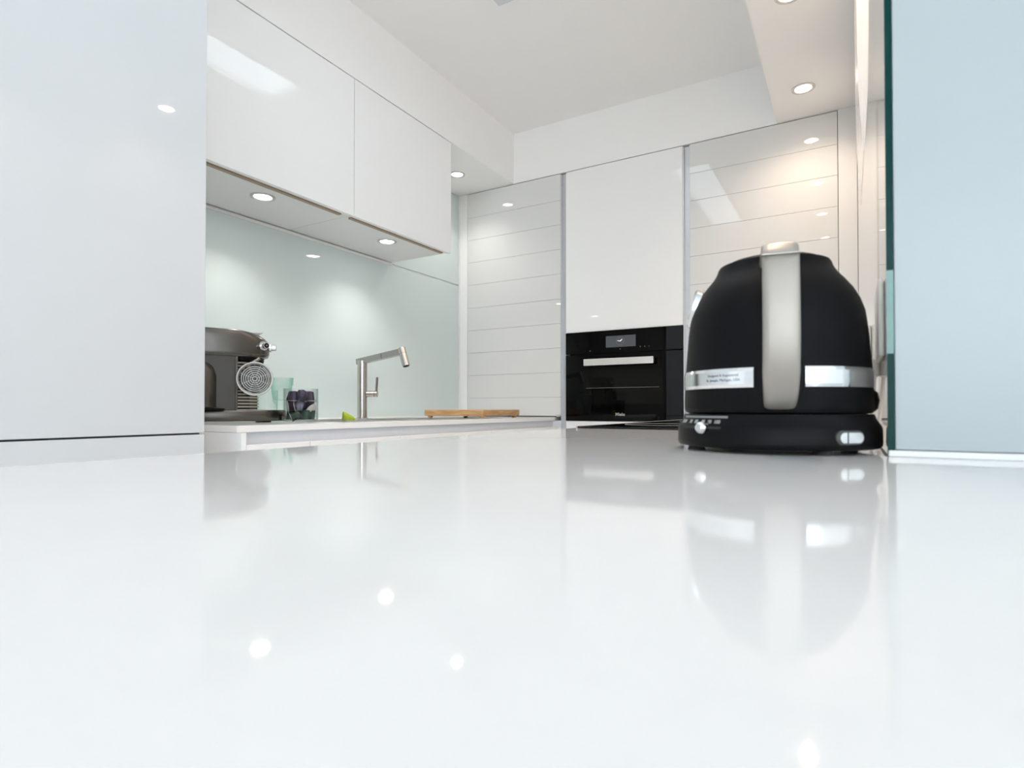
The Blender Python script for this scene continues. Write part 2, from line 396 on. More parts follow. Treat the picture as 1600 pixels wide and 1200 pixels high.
MB().box(C2[0], C2[1], YO, YO+.019, .1, H(-.453), .0012).build('drawer_front', M['gloss'], t)
MB().box(C2[0], C2[1], YO+.05, 3.29, 0, .099).build('plinth', M['alu'], t)
for x0, x1 in ((C1[1], C2[0]), (C2[1], C3[0])):
    bb = MB().box(x0+.001, x1-.001, YO+.014, 3.2, .1, ZT-.006)
    bb.box(x0+.001, x0+.006, YO+.001, YO+.014, .1, ZT-.009); bb.box(x1-.004, x1-.001, YO+.004, YO+.014, .1, ZT-.009)
    bb.build('side_profile', M['alu'], t)
MB().box(-1.358, C1[1]+.0008, YO-.0008, 3.2, .1, H(-.0600)).build('filler_panel', M['rail'], t)

# ------------------------------------------------------------------ built-in oven
t = thing('built_in_oven', 'black glass built-in oven with clock display and silver bar handle', 'oven', ((C2[0]+C2[1])/2, YO, H(-.0594)))
x0, x1 = C2[0]+.0005, C2[1]-.0005
MB().box(x0+.02, x1-.02, YO+.005, 3.2, H(-.050), H(.380)).build('oven_cavity', M['blackp'], t)
fs = MB().box(x0, x1, YO-.006, YO+.02, H(.2775), H(.3865), .0012).build('control_panel', M['ovenglass'], t)
MB().box(x0+.02, x1, YO-.0075, YO+.01, H(.3868), H(.3888), .0004, 1).build('top_trim', M['steeld'], t)
dp = MB().box(-1.0446, -.8926, YO-.0066, YO-.002, H(.3027), H(.3585)).build('display', M['screen'], fs)
b = MB(); cx, czk = -.9706, H(.3310)
for k in range(12):
    a = PI*k/6; ux, uz = math.sin(a), math.cos(a)
    m4 = Matrix.Translation((cx+ux*.0185, YO-.0068, czk+uz*.0185)) @ Matrix.Rotation(a, 4, 'Y')
    b.box(-.0006, .0006, -.0003, .0003, -.0022, .0022, mtx=m4)
b.mi = 1
for a, L, w in ((math.radians(-76), .0145, .0009), (math.radians(48), .0125, .0013)):
    b.box(-w, w, -.0003, .0003, -.001, L, mtx=Matrix.Translation((cx, YO-.0070, czk)) @ Matrix.Rotation(a, 4, 'Y'))
b.build('clock_face', [M['dim'], M['lit']], dp) if False else b.build('clock_face', [M['dim'], M['lit']], fs)
for px, pz, r in ((-.8700, .2990, .0028), (-.8480, .2990, .0020), (-.8270, .2990, .0020), (-.9706, .2925, .0018), (-1.1280, .2905, .0022)):
    MB().cyl((px, YO-.0060, H(pz)), (px, YO-.0064, H(pz)), r, seg=16).build('touch_marking', M['dim'], fs)
dr = MB().box(x0, x1, YO-.006, YO+.02, H(-.0594), H(.2735), .0012).build('oven_door', M['ovenglass'], t)
MB().box(-1.168, -.7635, YO-.0066, YO-.003, H(.024), H(.192)).build('window_pane', M['ovenwin'], dr)
MB().box(-1.150, -.780, YO-.0070, YO-.0064, H(.1035), H(.1050)).build('shelf_line', M['dim'], dr)
hb = MB().box(-1.146, -.795, YO-.050, YO-.038, H(.2135), H(.2465), .0025, 3).build('handle', M['handlebar'], t)
for hx in (-1.128, -.813): MB().box(hx-.012, hx+.012, YO-.039, YO-.005, H(.221), H(.239), .002).build('handle_mount', M['blackp'], hb)
RX = Matrix.Rotation(PI/2, 4, 'X')
text_mesh('lettering', 'Miele', .0215, Matrix.Translation((-.972, YO-.0063, H(-.0270))) @ RX, M['logo'], dr, .0002, 1.04, .0002, True)

# ------------------------------------------------------------------ sink run
t = thing('sink_worktop', 'white sink worktop running along the blue glass to the oven wall', 'worktop', (-1.63, 1.8, TOP))
HX0, HX1, HY0, HY1 = -1.735, -1.415, 1.35, 2.03
b = MB(); z0 = H(-.0591)
b.box(XW, HX0, .8967, YO-.0005, z0, TOP); b.box(HX1, XS, .8967, YO-.0005, z0, TOP)
b.box(HX0, HX1, .8967, HY0, z0, TOP); b.box(HX0, HX1, HY1, YO-.0005, z0, TOP)
b.box(XW, C1[1]+.03, YO-.0005, 3.28, z0, TOP-.0002) if False else None
b.build('slab', M['worktop'], t)
MB().box(XW+.0005, XS-.002, YO, 3.28, z0, TOP).build('slab_return', M['worktop'], t)
MB().box(XW+.0003, XW+.006, .90, YO-.01, TOP+.0001, TOP+.0045, .001).build('sealant_bead', M['sealant'], t)
t = thing('kitchen_sink', 'stainless steel double sink set in the worktop below the tap', 'sink', (-1.575, 1.69, TOP))
b = MB(); e = .001
def basin(b, xa, xb, ya, yb, dep):
    w = .0012; zt = TOP+.0008; zb = TOP-dep
    b.box(xa, xa+w, ya, yb, zb, zt); b.box(xb-w, xb, ya, yb, zb, zt); b.box(xa, xb, ya, ya+w, zb, zt); b.box(xa, xb, yb-w, yb, zb, zt)
    b.box(xa, xb, ya, yb, zb-w, zb)
for ya, yb, dep in ((HY0+.012, 1.700, .17), (1.738, HY1-.012, .13)):
    q = MB(); basin(q, HX0+.012, HX1-.012, ya, yb, dep); bw = q.build('bowl', M['sinksteel'], t)
    MB().lathe([(0, .001), (.02, .001), (.036, .0025), (.042, .0005), (.042, -.0005), (0, -.0005)], 32, (-1.575, (ya+yb)/2, TOP-dep+.0006)).build('drain', M['chrome'], bw, 50)
b = MB(); zr0, zr1 = TOP+.0001, TOP+.0022
b.box(HX0-.012, HX0+.013, HY0-.012, HY1+.012, zr0, zr1, .0006, 1); b.box(HX1-.013, HX1+.012, HY0-.012, HY1+.012, zr0, zr1, .0006, 1)
b.box(HX0+.01, HX1-.01, HY0-.012, HY0+.013, zr0, zr1, .0006, 1); b.box(HX0+.01, HX1-.01, HY1-.013, HY1+.012, zr0, zr1, .0006, 1)
b.box(HX0+.01, HX1-.01, 1.699, 1.739, zr0, zr1+.001, .0006, 1)
b.build('rim', M['sinksteel'], t)
XF = -1.3100
bc = [(.9125, 1.110), (1.1125, 1.485), (1.4875, 2.057), (2.0595, YO-.0015)]
bl = ['narrow white base cabinet nearest the tall cabinet, under the coffee machine', 'white base cabinet under the lime green brush, second from the tall cabinet',
      'wide white base cabinet under the sink', 'wide white base cabinet under the chopping board, next to the oven unit']
for (y0, y1), lab in zip(bc, bl):
    t = thing('base_cabinet', lab, 'cabinet', (-1.6, (y0+y1)/2, 0))
    b = MB(); zt = H(-.0600)
    b.box(XW+.002, XF-.021, y0+.001, y0+.017, .1, H(-.0935)); b.box(XW+.002, XF-.021, y1-.017, y1-.001, .1, H(-.0935))
    b.box(XW+.002, XF-.021, y0+.017, y1-.017, .1, .116); b.box(XW+.002, XW+.010, y0+.017, y1-.017, .116, zt)
    b.build('carcass', M['carc'], t)
    b = MB(); b.box(XF-.036, XF-.030, y0-.0012, y1+.0012, H(-.1000), H(-.0592)); b.box(XF-.032, XF-.0205, y0-.0012, y1+.0012, H(-.1000), H(-.0950))
    b.build('finger_rail', M['rail'], t)
    front('drawer_front', XF-.02, XF, y0, y1, .46, H(-.0912), M['gloss'], t)
    front('drawer_front', XF-.02, XF, y0, y1, .105, .457, M['gloss'], t)
    MB().box(XW+.01, XF-.06, y0, y1, 0, .099).build('plinth', M['alu'], t)
o = MB().box(XW+.002, -1.306, .8967, .9100, 0, H(-.0600), .0008, 1).build('end_panel', M['gloss'])
tag(o, 'white end panel below the corner of the sink worktop, beside the tall cabinet', 'panel')

# ------------------------------------------------------------------ tap
TX, TY = -1.785, 1.785
t = thing('kitchen_tap', 'brushed steel kitchen tap with an angled flat arm and pull-out spray', 'tap', (TX, TY, TOP), math.radians(4))
b = MB(); b.lathe([(0, 0), (.026, 0), (.026, .004), (.0225, .006), (0, .006)], 36); b.build('base_ring', M['steel'], t, 40, False)
b = MB(); b.cyl((0, 0, .005), (0, 0, .246), .0205, seg=40, bev=.001); b.build('column', M['steel'], t, 40, False)
A = math.radians(8.5); R = Matrix.Translation((-.022, 0, .2290)) @ Matrix.Rotation(-A, 4, 'Y')
arm = MB().box(-.0, .135, -.0135, .0135, 0.0, .0245, .0015, 2, mtx=R).build('spout_arm', M['steeld'], t, None, False)
# joint and pull-out part
MB().box(.135, .137, -.0125, .0125, .001, .0235, mtx=R).build('joint_gap', M['rubber'], arm, None, False)
sp = MB().box(.137, .226, -.0135, .0135, 0.0, .0245, .0015, 2, mtx=R).build('spray_arm', M['steeld'], t, None, False)
b = MB(); p0 = R @ Vector((.233, 0, .0275)); p1 = R @ Vector((.246, 0, -.0500)); b.cyl(p0, p1, .0155, seg=32, bev=.001)
hd = b.build('spray_head', M['steel'], t, 40, False)
pm = p0.lerp(p1, .30); dd = (p1-p0).normalized()
MB().cyl(pm, pm+dd*.0008, .0158, seg=32).build('seam_ring', M['rubber'], hd, 40, False)
MB().cyl(p1, p1+dd*.0015, .012, seg=24).build('aerator', M['rubber'], hd, 40, False)
LD = Vector((.90, .43, 0)).normalized()
b = MB(); c0 = LD*.019+Vector((0, 0, .105)); b.cyl(c0, c0+LD*.034, .0140, seg=32, bev=.001); b.cyl(c0+LD*.0345, c0+LD*.046, .0140, seg=32, bev=.001)
lv = b.build('mixer_valve', M['steel'], t, 40, False)
c1 = c0+LD*.040
MB().box(-.0035, .0035, -.0045, .0045, .010, .071, .0015, 2, mtx=Matrix.Translation(c1) @ Matrix.Rotation(math.radians(4), 4, 'Y')).build('lever', M['steeld'], lv, None, False)

# ------------------------------------------------------------------ dish brush head
t = thing('dish_brush', 'lime green dish brush head lying on the worktop left of the tap', 'dish brush', (-1.475, 1.415, TOP), math.radians(62))
b = MB()
prof = [(-.023, .0015, .012), (-.021, .034, .013), (-.014, .0315, .0165), (-.004, .0260, .018), (.006, .0205, .018), (.014, .0150, .016), (.0185, .0085, .012), (.0195, .004, .008)]
rings = []
for x, h, w in prof:
    rings.append([(x, w*math.cos(a), .0055+max(.0, (h-.0055))*(math.sin(a) if math.sin(a) > 0 else 0)*.98 + (0 if math.sin(a) > 0 else -.0005)) for a in [PI*k/14 for k in range(15)]])
b.loft(rings); b.build('bristle_pad', M['lime'], t, 50, False)
MB().loft([[(.0215*math.cos(2*PI*k/28)*s-.001, .0175*math.sin(2*PI*k/28)*s, z) for k in range(28)] for s, z in ((.80, 0), (.92, .001), (.95, .004), (.9, .0056))]).build('brush_back', M['limebase'], t, 50, False)

# ------------------------------------------------------------------ chopping board
t = thing('chopping_board', 'thick wooden chopping board on small feet right of the sink', 'chopping board', (-1.585, 2.32, TOP))
MB().box(-1.752, -1.418, 2.155, 2.488, TOP+.0090, TOP+.0385, .0055, 3).build('board', M['wood'], t, 40)
for fx, fy in ((-1.728, 2.172), (-1.436, 2.175), (-1.436, 2.463), (-1.728, 2.463)):
    MB().lathe([(0, 0), (.0090, 0), (.0105, .002), (.0125, .0092), (0, .0092)], 20, (fx, fy, TOP)).build('foot', M['wood'], t, 40)

# ------------------------------------------------------------------ jar with coffee capsules
JX, JY = -1.512, 1.2445
t = thing('glass_jar', 'clear glass jar of coffee capsules beside the coffee machine', 'jar', (JX, JY, TOP))
b = MB(); R0, Ri, hh = .0530, .0505, .1065
b.lathe([(0, .0005), (R0-.006, .0005), (R0-.002, .002), (R0, .007), (R0, hh-.001), (R0-.001, hh), (Ri+.0005, hh), (Ri, hh-.001), (Ri, .009), (Ri-.004, .006), (0, .006)], 64)
b.build('vessel', M['jar'], t, 50, False)
def make_capsule(col, loc, label, group):
    t = thing('coffee_capsule', label, 'coffee capsule', loc, 0, group)
    b = MB(); b.lathe([(0, .0285), (.0075, .0285), (.0085, .0275), (.0105, .0270), (.0118, .0255), (.0145, .0022), (.0150, .0012), (0, .0012)], 28)
    b.build('cup', M[col], t, 40, False)
    b = MB(); b.lathe([(0, .0005), (.0140, .0003), (.0150, .0), (.0182, .0), (.0186, .0006), (.0182, .0013), (.0148, .0013), (0, .0010)], 28)
    b.build('foil_lid', M['foil'], t, 40, False)
    return t
protos = {}
def capsule(col, az, rad, z, axis, label, group):
    """axis: direction from lid to cup; (az, rad, z) the middle of the capsule in the jar"""
    if col not in protos: o = protos[col] = make_capsule(col, (0, 0, 0), label, group)
    else: o = copy_tree(protos[col], (0, 0, 0), label, group)
    q = Vector(axis).normalized().to_track_quat('Z', 'Y')
    c = Vector((JX+rad*math.cos(az), JY+rad*math.sin(az), TOP+z))
    o.rotation_euler = q.to_euler(); o.scale = (1.10,)*3; o.location = c - (q @ Vector((0, 0, .0154)))
    return o
VA = math.atan2(-JY, -JX)           # azimuth from the jar towards the lens
def d(a, up=0.0):                   # horizontal direction turned by a from the view line, with a rise
    return (math.cos(VA+a), math.sin(VA+a), up)
G1, G2, G3 = 'green capsules at the bottom of the jar', 'purple capsules in the middle of the jar', 'purple capsules at the top of the jar'
L1, L2, L3 = 'dark green coffee capsule at the bottom of the glass jar', 'purple coffee capsule in the middle layer of the glass jar', 'purple coffee capsule in the top layer of the glass jar'
UP, DN = (0, 0, 1), (0, 0, -1)
for k in range(6):
    a = .52+k*PI/3
    if k == 5:
        capsule('green', VA-.62, .0280, .0225, d(1.6, .42), 'green coffee capsule leaning with its silver rim low at the left front of the jar', None)
    else: capsule('green', VA+a, .0285, .0228, DN if k % 2 else UP, L1, G1)
for k in range(6):
    a = -.05+k*PI/3
    if k == 0: capsule('purple', VA+a, .0275, .0515, d(1.35, .22), L2, G2)
    elif k == 1: capsule('purple', VA+a-.02, .0268, .0500, d(-2.3, .75), 'purple coffee capsule lying with its white-silver lid facing up at the right of the jar', None)
    elif k == 5: capsule('purple', VA-1.15, .0268, .0505, d(1.75, .12), 'purple coffee capsule turning its round silver lid outward at the left of the jar', None)
    else: capsule('purple', VA+a, .0285, .0525, UP if k % 2 else DN, L2, G2)
for k in range(6):
    a = .15+k*PI/3
    ax = d(.1, .55) if k == 0 else (UP if k % 2 else (.2, .1, 1))
    capsule('purple', VA+a, .0280, .0825 if k else .0850, ax, L3, G3)
capsule('purple', VA, .0, .0860, (.3, .2, 1), L3, G3)
capsule('purple', VA, .0, .0510, (.1, .0, -1), L2, G2)

# ------------------------------------------------------------------ glasses behind the jar
t = thing('drinking_glass', 'pale green footed glass tumbler behind the jar', 'glass', (-1.730, 1.3410, TOP))
b = MB()
b.lathe([(0, 0), (.027, 0), (.028, .003), (.022, .010), (.0175, .024), (.0165, .040), (.0185, .056), (.0260, .066), (.0295, .071), (.0335, .098), (.0365, .122),
         (.0395, .127), (.0405, .152), (.0385, .152), (.0375, .128), (.034, .121), (.031, .098), (.0270, .0745), (.020, .0725), (0, .0725)], 12)
b.build('glass_body', M['tumbler'], t, 25, False)
t = thing('drinking_glass', 'straight faintly green glass behind the round grid of the coffee machine', 'glass', (-1.840, 1.364, TOP))
MB().lathe([(0, 0), (.034, 0), (.0355, .002), (.038, .110), (.0365, .110), (.0338, .008), (0, .007)], 40).build('glass_body', M['tumbler2'], t, 40, False)

# ------------------------------------------------------------------ coffee machine  (local: +x its front, -y the side in view)
t = thing('coffee_machine', 'titanium grey capsule coffee machine with round metal cup grid', 'coffee machine', (-1.680, 1.130, TOP+.0003), math.radians(65))
t.scale = (1.04,)*3
def plan(xb, xs, xf, w, z, n=18, rb=.02):
    p = [(xb, w-rb), (xb+rb*.3, w-rb*.3), (xb+rb, w)]
    for k in range(n+1):
        a = PI/2-PI*k/n
        ca, sa = math.cos(a), math.sin(a)
        p.append((xs+(xf-xs)*abs(ca), w*sa))
    p += [(xb+rb, -w), (xb+rb*.3, -w+rb*.3), (xb, -w+rb)]
    return [(x, y, z) for x, y in p]
b = MB()
b.loft([plan(-.178, .03, .143, .080, .0035), plan(-.18, .03, .147, .0825, .007), plan(-.18, .03, .147, .0825, .032), plan(-.178, .03, .144, .0805, .0362), plan(-.17, .03, .134, .074, .0372)])
ba = b.build('base', M['titan'], t, 50, False)
for x, y in ((-.14, -.06), (-.14, .06), (.08, -.055), (.08, .055)): MB().cyl((x, y, 0), (x, y, .0045), .012, seg=20).build('foot', M['rubber'], ba, 40, False)
MB().box(-.006, .0012, -.0065, .0065, -.0085, .0085, .0006, 1, mtx=Matrix.Translation((.1185, -.0530, .0150)) @ Matrix.Rotation(math.radians(-56), 4, 'Z')).build('tray_catch', M['blackp'], ba, None, False)
b = MB()
b.loft([plan(-.18, .0, .084, .078, .1940), plan(-.18, .003, .092, .080, .1975), plan(-.18, .005, .096, .0805, .208), plan(-.18, .005, .096, .0805, .230), plan(-.18, .005, .0925, .0804, .2440),
        plan(-.18, .004, .084, .0802, .2540), plan(-.18, .002, .071, .0798, .2620), plan(-.18, -.004, .057, .0790, .2675), plan(-.179, -.012, .043, .0776, .2710), plan(-.178, -.02, .030, .0750, .2732), plan(-.175, -.03, .016, .070, .2740)])
hd = b.build('head', M['titan'], t, 60, False)
b = MB(); b.box(-.178, -.008, -.0775, .0775, .036, .1955, .002, 2); bd = b.build('body', M['titand'], t, None, False)
MB().box(-.0125, -.0055, -.0797, -.0765, .0380, .1945, .0006, 1).build('edge_trim', M['titan'], bd, None, False)
# arched side relief
b = MB(); rings = []
for k in range(13):
    u = k/12; hw = .041; y = -.0775-.026*math.sin(PI*u)
    xx = -.103+hw*(2*u-1); rise = math.sqrt(max(0, 1-(2*u-1)**2))
    rings.append([(xx, -.0770, .045), (xx, y, .045), (xx, y, .118+.034*rise), (xx, y+.008*math.sin(PI*u), .130+.040*rise), (xx, -.0770, .1360+.0405*rise)])
b.loft(rings); b.build('side_arch', M['titan'], bd, 50, False)
MB().loft([[(-.090+.050*math.cos(2*PI*k/24)*s, -.083+.020*math.sin(2*PI*k/24)*s, z) for k in range(24)] for s, z in ((1, .0386), (.98, .0415), (.7, .0425))]).build('cup_rest', M['blackp'], ba, 50, False)
# grille column
b = MB()
pl = lambda s: [(-.010, -.066*s), (.030, -.059*s), (.066*s, -.004), (.066*s, .008), (.030, .059*s), (-.010, .066*s)]
b.mi = 0; b.prism(pl(.94), .0386, .186)
b.mi = 1
for k in range(15):
    z = .044+k*.0093; b.prism(pl(1.0), z, z+.0052)
b.build('grille_column', [M['blackp'], M['slatm']], t, None, False)
b = MB(); b.loft([plan(-.012, .0, .080, .074, .1840), plan(-.012, .0, .081, .075, .1942)]); b.build('head_underside', M['blackp'], hd, None, False)
b = MB(); b.cyl((.062, -.020, .166), (.062, -.020, .186), .011, .014, seg=24); b.cyl((.062, -.020, .1580), (.062, -.020, .167), .006, seg=16); b.build('coffee_outlet', M['blackp'], hd, 40, False)
# round cup grid turned to the side in view
gc = Vector((.0385, -.0900, .1290)); view = Matrix.Rotation(math.radians(-35-65), 4, 'Z')   # local x points at the viewer
GM = Matrix.Translation(gc) @ view @ Matrix.Rotation(PI/2, 4, 'Y') 
b = MB()
b.lathe([(.0415, -.003), (.0500, -.003), (.0508, .0), (.0500, .003), (.0430, .0035), (.0415, .002), (.0415, -.003)], 56, mtx=GM)
for r in (.0065, .0125, .0185, .0245, .0305, .0362): b.torus(r, .0016, 44, 6, mtx=GM)
for k in range(8):
    b.box(-.0009, .0009, .004, .043, -.0022, -.0002, mtx=GM @ Matrix.Rotation(k*PI/4+.4, 4, 'Z'))
b.box(-.044, .0, -.0485, -.040, -.003, .003, .001, 1, mtx=GM @ Matrix.Rotation(math.radians(-58), 4, 'Z'))
gr = b.build('cup_grid', M['gridm'], t, 50, False)
MB().cyl(GM @ Vector((0, 0, -.0045)), GM @ Vector((0, 0, -.0035)), .040, seg=40).build('grid_backing', M['titand'], gr, 40, False)
MB().tube([GM @ Vector((.0, .030, -.0045)), (.028, -.058, .1000)], .004, 10).build('grid_hinge', M['blackp'], gr, 40, False)
# knobs, lever
def knob(p, n, name, par):
    p = Vector(p); n = Vector(n).normalized()
    b = MB(); b.cyl(p-n*.004, p+n*.006, .0145, .0140, 32, .0008); b.cyl(p+n*.006, p+n*.019, .0100, .0094, 32, .0008)
    k = b.build(name, M['chrome'], par, 40, False)
    MB().cyl(p+n*.019, p+n*.0196, .0076, seg=24).build('knob_cap', M['blackp'], k, 40, False)
    MB().cyl(p+n*.0196, p+n*.0200, .0025, seg=16).build('knob_mark', M['satin'], k, 40, False)
knob((.0650, -.0635, .2300), (.38, -.92, .02), 'knob', hd)
knob((.0945, -.012, .2300), (.97, -.22, .02), 'knob', hd)
b = MB(); b.loft([[(x, y, z) for y in (-.022, .022) for z in ((z0, z1) if y < 0 else (z1, z0))] for x, z0, z1 in ((.020, .2725, .2745), (.044, .2690, .2735), (.066, .2685, .2740), (.074, .2735, .2750))])
b.build('lever', M['steeld'], hd, None, False)

# ------------------------------------------------------------------ near counter, its cabinet, the hob
b = MB(); zb = TOP-.020
b.prism([(XC, -.55), (.9, -.55), (.9, YG-.0005), (XR-.0005, YG-.0005), (XR-.0005, YO-.003), (C3[1], YO-.003), (C3[1], 3.28), (C3[0]+.3, 3.28), (C3[0]+.3, YO-.003), (XC, YO-.003)], zb, TOP)
o = b.build('kitchen_counter', M['counter'])
bv = o.modifiers.new('edge', 'BEVEL'); bv.width = .0015; bv.segments = 2; bv.limit_method = 'ANGLE'
tag(o, 'glossy white counter filling the foreground, with kettle and hob on it', 'counter')
t = thing('counter_cabinet', 'white base cabinet run carrying the foreground counter', 'cabinet', (-.25, 1.0, 0))
b = MB(); b.box(XC+.045, XR-.002, -.50, YO-.004, .10, zb-.0003); b.build('carcass', M['carc'], t)
for k in range(5):
    y0 = -.50+k*.638; MB().box(XC+.024, XC+.044, y0+.001, y0+.637, .10, zb-.034, .001).build('door', M['gloss'], t)
MB().box(XC+.08, XR-.002, -.48, YO-.004, 0, .099).build('plinth', M['alu'], t)
t = thing('induction_hob', 'black glass hob set in the counter between kettle and oven', 'hob', (-.29, 1.60, TOP))
hb = MB().box(-.5115, -.030, 1.152, 2.08, TOP+.0003, TOP+.0045, .0012).build('glass_top', M['hobglass'], t)
for xa in (-.5150, -.0303): MB().box(xa, xa+.0038, 1.149, 2.083, TOP+.0002, TOP+.0050, .0006, 1).build('side_rail', M['steel'], t)
for x, y, r in ((-.39, 1.38, .09), (-.16, 1.38, .07), (-.39, 1.82, .07), (-.16, 1.82, .09)): MB().torus(r, .0006, 48, 6, mtx=Matrix.Translation((x, y, TOP+.0045))).build('ring_marking', M['dim'], hb)

# ------------------------------------------------------------------ kettle on its power base (local: +x towards the handle)
KX, KY, KR = -.0701, .6613, math.radians(-80.9)
LA = lambda deg: math.radians(deg)-KR        # world azimuth to local azimuth
t = thing('kettle_power_base', 'round black kettle base with silver slider knob and switch', 'kettle base', (KX, KY, TOP), KR)
b = MB()
b.lathe([(0, .004), (.0900, .004), (.0945, .0045), (.0962, .0065), (.0966, .010), (.0962, .0235), (.0945, .0270), (.0915, .0315), (.0902, .0352), (.0896, .0368), (0, .0368)], 96)
body = b.build('base_body', M['blackp'], t, 35, False)
for a in (-146, -55, 35, 125):
    q = LA(a); MB().cyl((.083*math.cos(q), .083*math.sin(q), 0), (.083*math.cos(q), .083*math.sin(q), .005), .009, .0075, 20).build('rubber_foot', M['rubber'], t, 40, False)
def arc_patch(b, R0, R1, a0, a1, z0, z1, n=20):
    rings = []
    for k in range(n+1):
        a = LA(a0+(a1-a0)*k/n); c, s = math.cos(a), math.sin(a)
        rings.append([(R0*c, R0*s, z0), (R1*c, R1*s, z0), (R1*c, R1*s, z1), (R0*c, R0*s, z1)])
    return b.loft(rings)
arc_patch(MB(), .0950, .09665, -153.5, -112.5, .0238-.0012, .0238+.0012) .build('slider_slot', M['rubber'], t, 40, False)
q = LA(-123.6); n = Vector((math.cos(q), math.sin(q), 0))
b = MB(); b.cyl(n*.0955+Vector((0, 0, .0238)), n*.1010+Vector((0, 0, .0238)), .0050, .0058, 28); b.cyl(n*.1010+Vector((0, 0, .0238)), n*.1055+Vector((0, 0, .0238)), .0058, .0050, 28, .0012)
b.build('slider_knob', M['chrome'], t, 30, False)
for a, s in ((-150.5, '50'), (-146.7, '60'), (-139.0, '70'), (-133, '80'), (-126.6, '85'), (-121.5, '90'), (-116.0, '100')):
    text_bent('temperature_number', s, .0046, .0939, LA(a), .02935, M['printg'], t, .0002, .00012, 1.0, .55)
arc_patch(MB(), .0905, .0912, -152, -110, .0330, .0352).build('legend_strip', M['dim'], t, 40, False)
def pill(b, w, h, y0, y1, mtx):
    rings = []
    pts = [(math.copysign(w-h, math.cos(a))+h*math.cos(a), h*math.sin(a)) for a in [2*PI*(k+.5)/32 for k in range(32)]]
    return b.loft([[(y0, u, v) for u, v in pts], [(y1, u*.97, v*.97) for u, v in pts]], mtx=mtx)
q = -44.2; SM = Matrix.Rotation(LA(q), 4, 'Z') @ Matrix.Translation((0, 0, .0163))
sw = pill(MB(), .0158, .0066, .0935, .0968, SM).build('switch_surround', M['titand'], t, 50, False)
b = MB(); pill(b, .0130, .0048, .0950, .0985, SM); b.build('switch', M['chrome'], sw, 50, False)
MB().box(.0968, .0988, -.0048, -.0040, -.0046, .0046, mtx=SM).build('switch_gap', M['blackp'], sw, None, False)

t = thing('kettle', 'matte black electric kettle with broad silver handle and chrome band', 'kettle', (KX, KY, TOP+.0370), KR)
o37 = -.0370
prof = [(0, .0372), (.0840, .0372), (.0882, .0385), (.0895, .0415), (.0898, .0440), (.0892, .0650), (.0880, .0850), (.0868, .1000), (.0852, .1200), (.0828, .1385), (.0790, .1500), (.0730, .1615), (.0660, .1710), (.0605, .1775),
        (.0572, .1825), (.0553, .1865), (.0544, .1895), (.0532, .1915), (.0500, .1925), (.0480, .1915), (0, .1915)]
MB().lathe([(r, z+o37) for r, z in prof], 96).build('body', M['black'], t, 40, False)
q = LA(8)                                     # round boss low on the wall side
MB().lathe([(r, z+o37) for r, z in [(0, .0374), (.014, .0374), (.019, .042), (.0205, .050), (.019, .058), (.013, .063), (0, .0645)]], 28, (.0745*math.cos(q), .0745*math.sin(q), 0)).build('side_boss', M['blackp'], t, 50, False)
lid = MB().lathe([(r, z+o37) for r, z in [(0, .1918), (.046, .1918), (.047, .1935), (.044, .1955), (.02, .1975), (0, .1980)]], 48).build('lid', M['black'], t, 40, False)
MB().lathe([(r, z+o37) for r, z in [(0, .1965), (.006, .1965), (.0065, .205), (.0105, .208), (.0115, .2115), (.0095, .2145), (0, .2155)]], 32).build('lid_knob', M['blackp'], lid, 40, False)
b = MB()
def band(b, a0, a1):
    b.mi = 0; arc_patch(b, .0860, .0898, a0, a1, .0650+o37, .0775+o37, 48)
    b.mi = 1
    rings = []
    for zlo, zhi, flip in ((.0620, .0650, 0), (.0775, .0805, 1)):
        rr = []
        for k in range(49):
            a = LA(a0+(a1-a0)*k/48); c, s = math.cos(a), math.sin(a)
            ra, rb_ = (.0893, .0899) if not flip else (.0899, .0887)
            rr.append([(.0855*c, .0855*s, zlo+o37), (ra*c, ra*s, zlo+o37), (rb_*c, rb_*s, zhi+o37), (.0855*c, .0855*s, zhi+o37)])
        b.loft(rr)
band(b, -94.9-200, -94.9)
b2 = MB(); band(b2, -67.1, 62.0)
bn = b.build('chrome_band', [M['band'], M['bandedge']], t, 40, False)
b2.build('chrome_band', [M['band'], M['bandedge']], t, 40, False)
text_bent('lettering', 'Designed & Engineered', .0036, .0898, LA(-114.5), .0740+o37, M['printd'], bn, .0002, 0, 1.0)
text_bent('lettering', 'St. Joseph, Michigan, USA', .0036, .0898, LA(-114.5), .0695+o37, M['printd'], bn, .0002, 0, 1.0)
# handle: broad strap bowed out towards the viewer
pts = [(.050, .1815), (.064, .1838), (.082, .1848), (.098, .1844), (.1075, .1812), (.1125, .1750), (.1155, .1590), (.1180, .1350), (.1190, .1120), (.1175, .0920), (.1130, .0740), (.1060, .0590), (.0985, .0510), (.0900, .0475)]
b = MB(); rings = []
for i, (r, z) in enumerate(pts):
    a = Vector((pts[min(i+1, len(pts)-1)][0]-pts[max(i-1, 0)][0], pts[min(i+1, len(pts)-1)][1]-pts[max(i-1, 0)][1])).normalized()
    nx, nz = -a.y, a.x                                  # outward normal
    if nx < 0 and z < .18: nx, nz = -nx, -nz
    if z >= .18 and nz < 0: nx, nz = -nx, -nz
    w = .0150 if i < 11 else .0150-.0006*(i-10); th = .0065
    ring = []
    for k in range(20):
        q = 2*PI*k/20; cu, cv = math.cos(q), math.sin(q)
        u = w*math.copysign(abs(cu)**.45, cu); v = th*math.copysign(abs(cv)**.6, cv)
        ring.append((r+nx*v, u, z+nz*v+o37))
    rings.append(ring)
b.loft(rings)
hn = b.build('handle', M['satin'], t, 50, False)
b = MB(); rings = []
for r, z in ((.1035, .1798), (.1212, .1786), (.1212, .1779), (.1035, .1789)):
    rings.append([(r, -.0151, z+o37), (r, .0151, z+o37)])
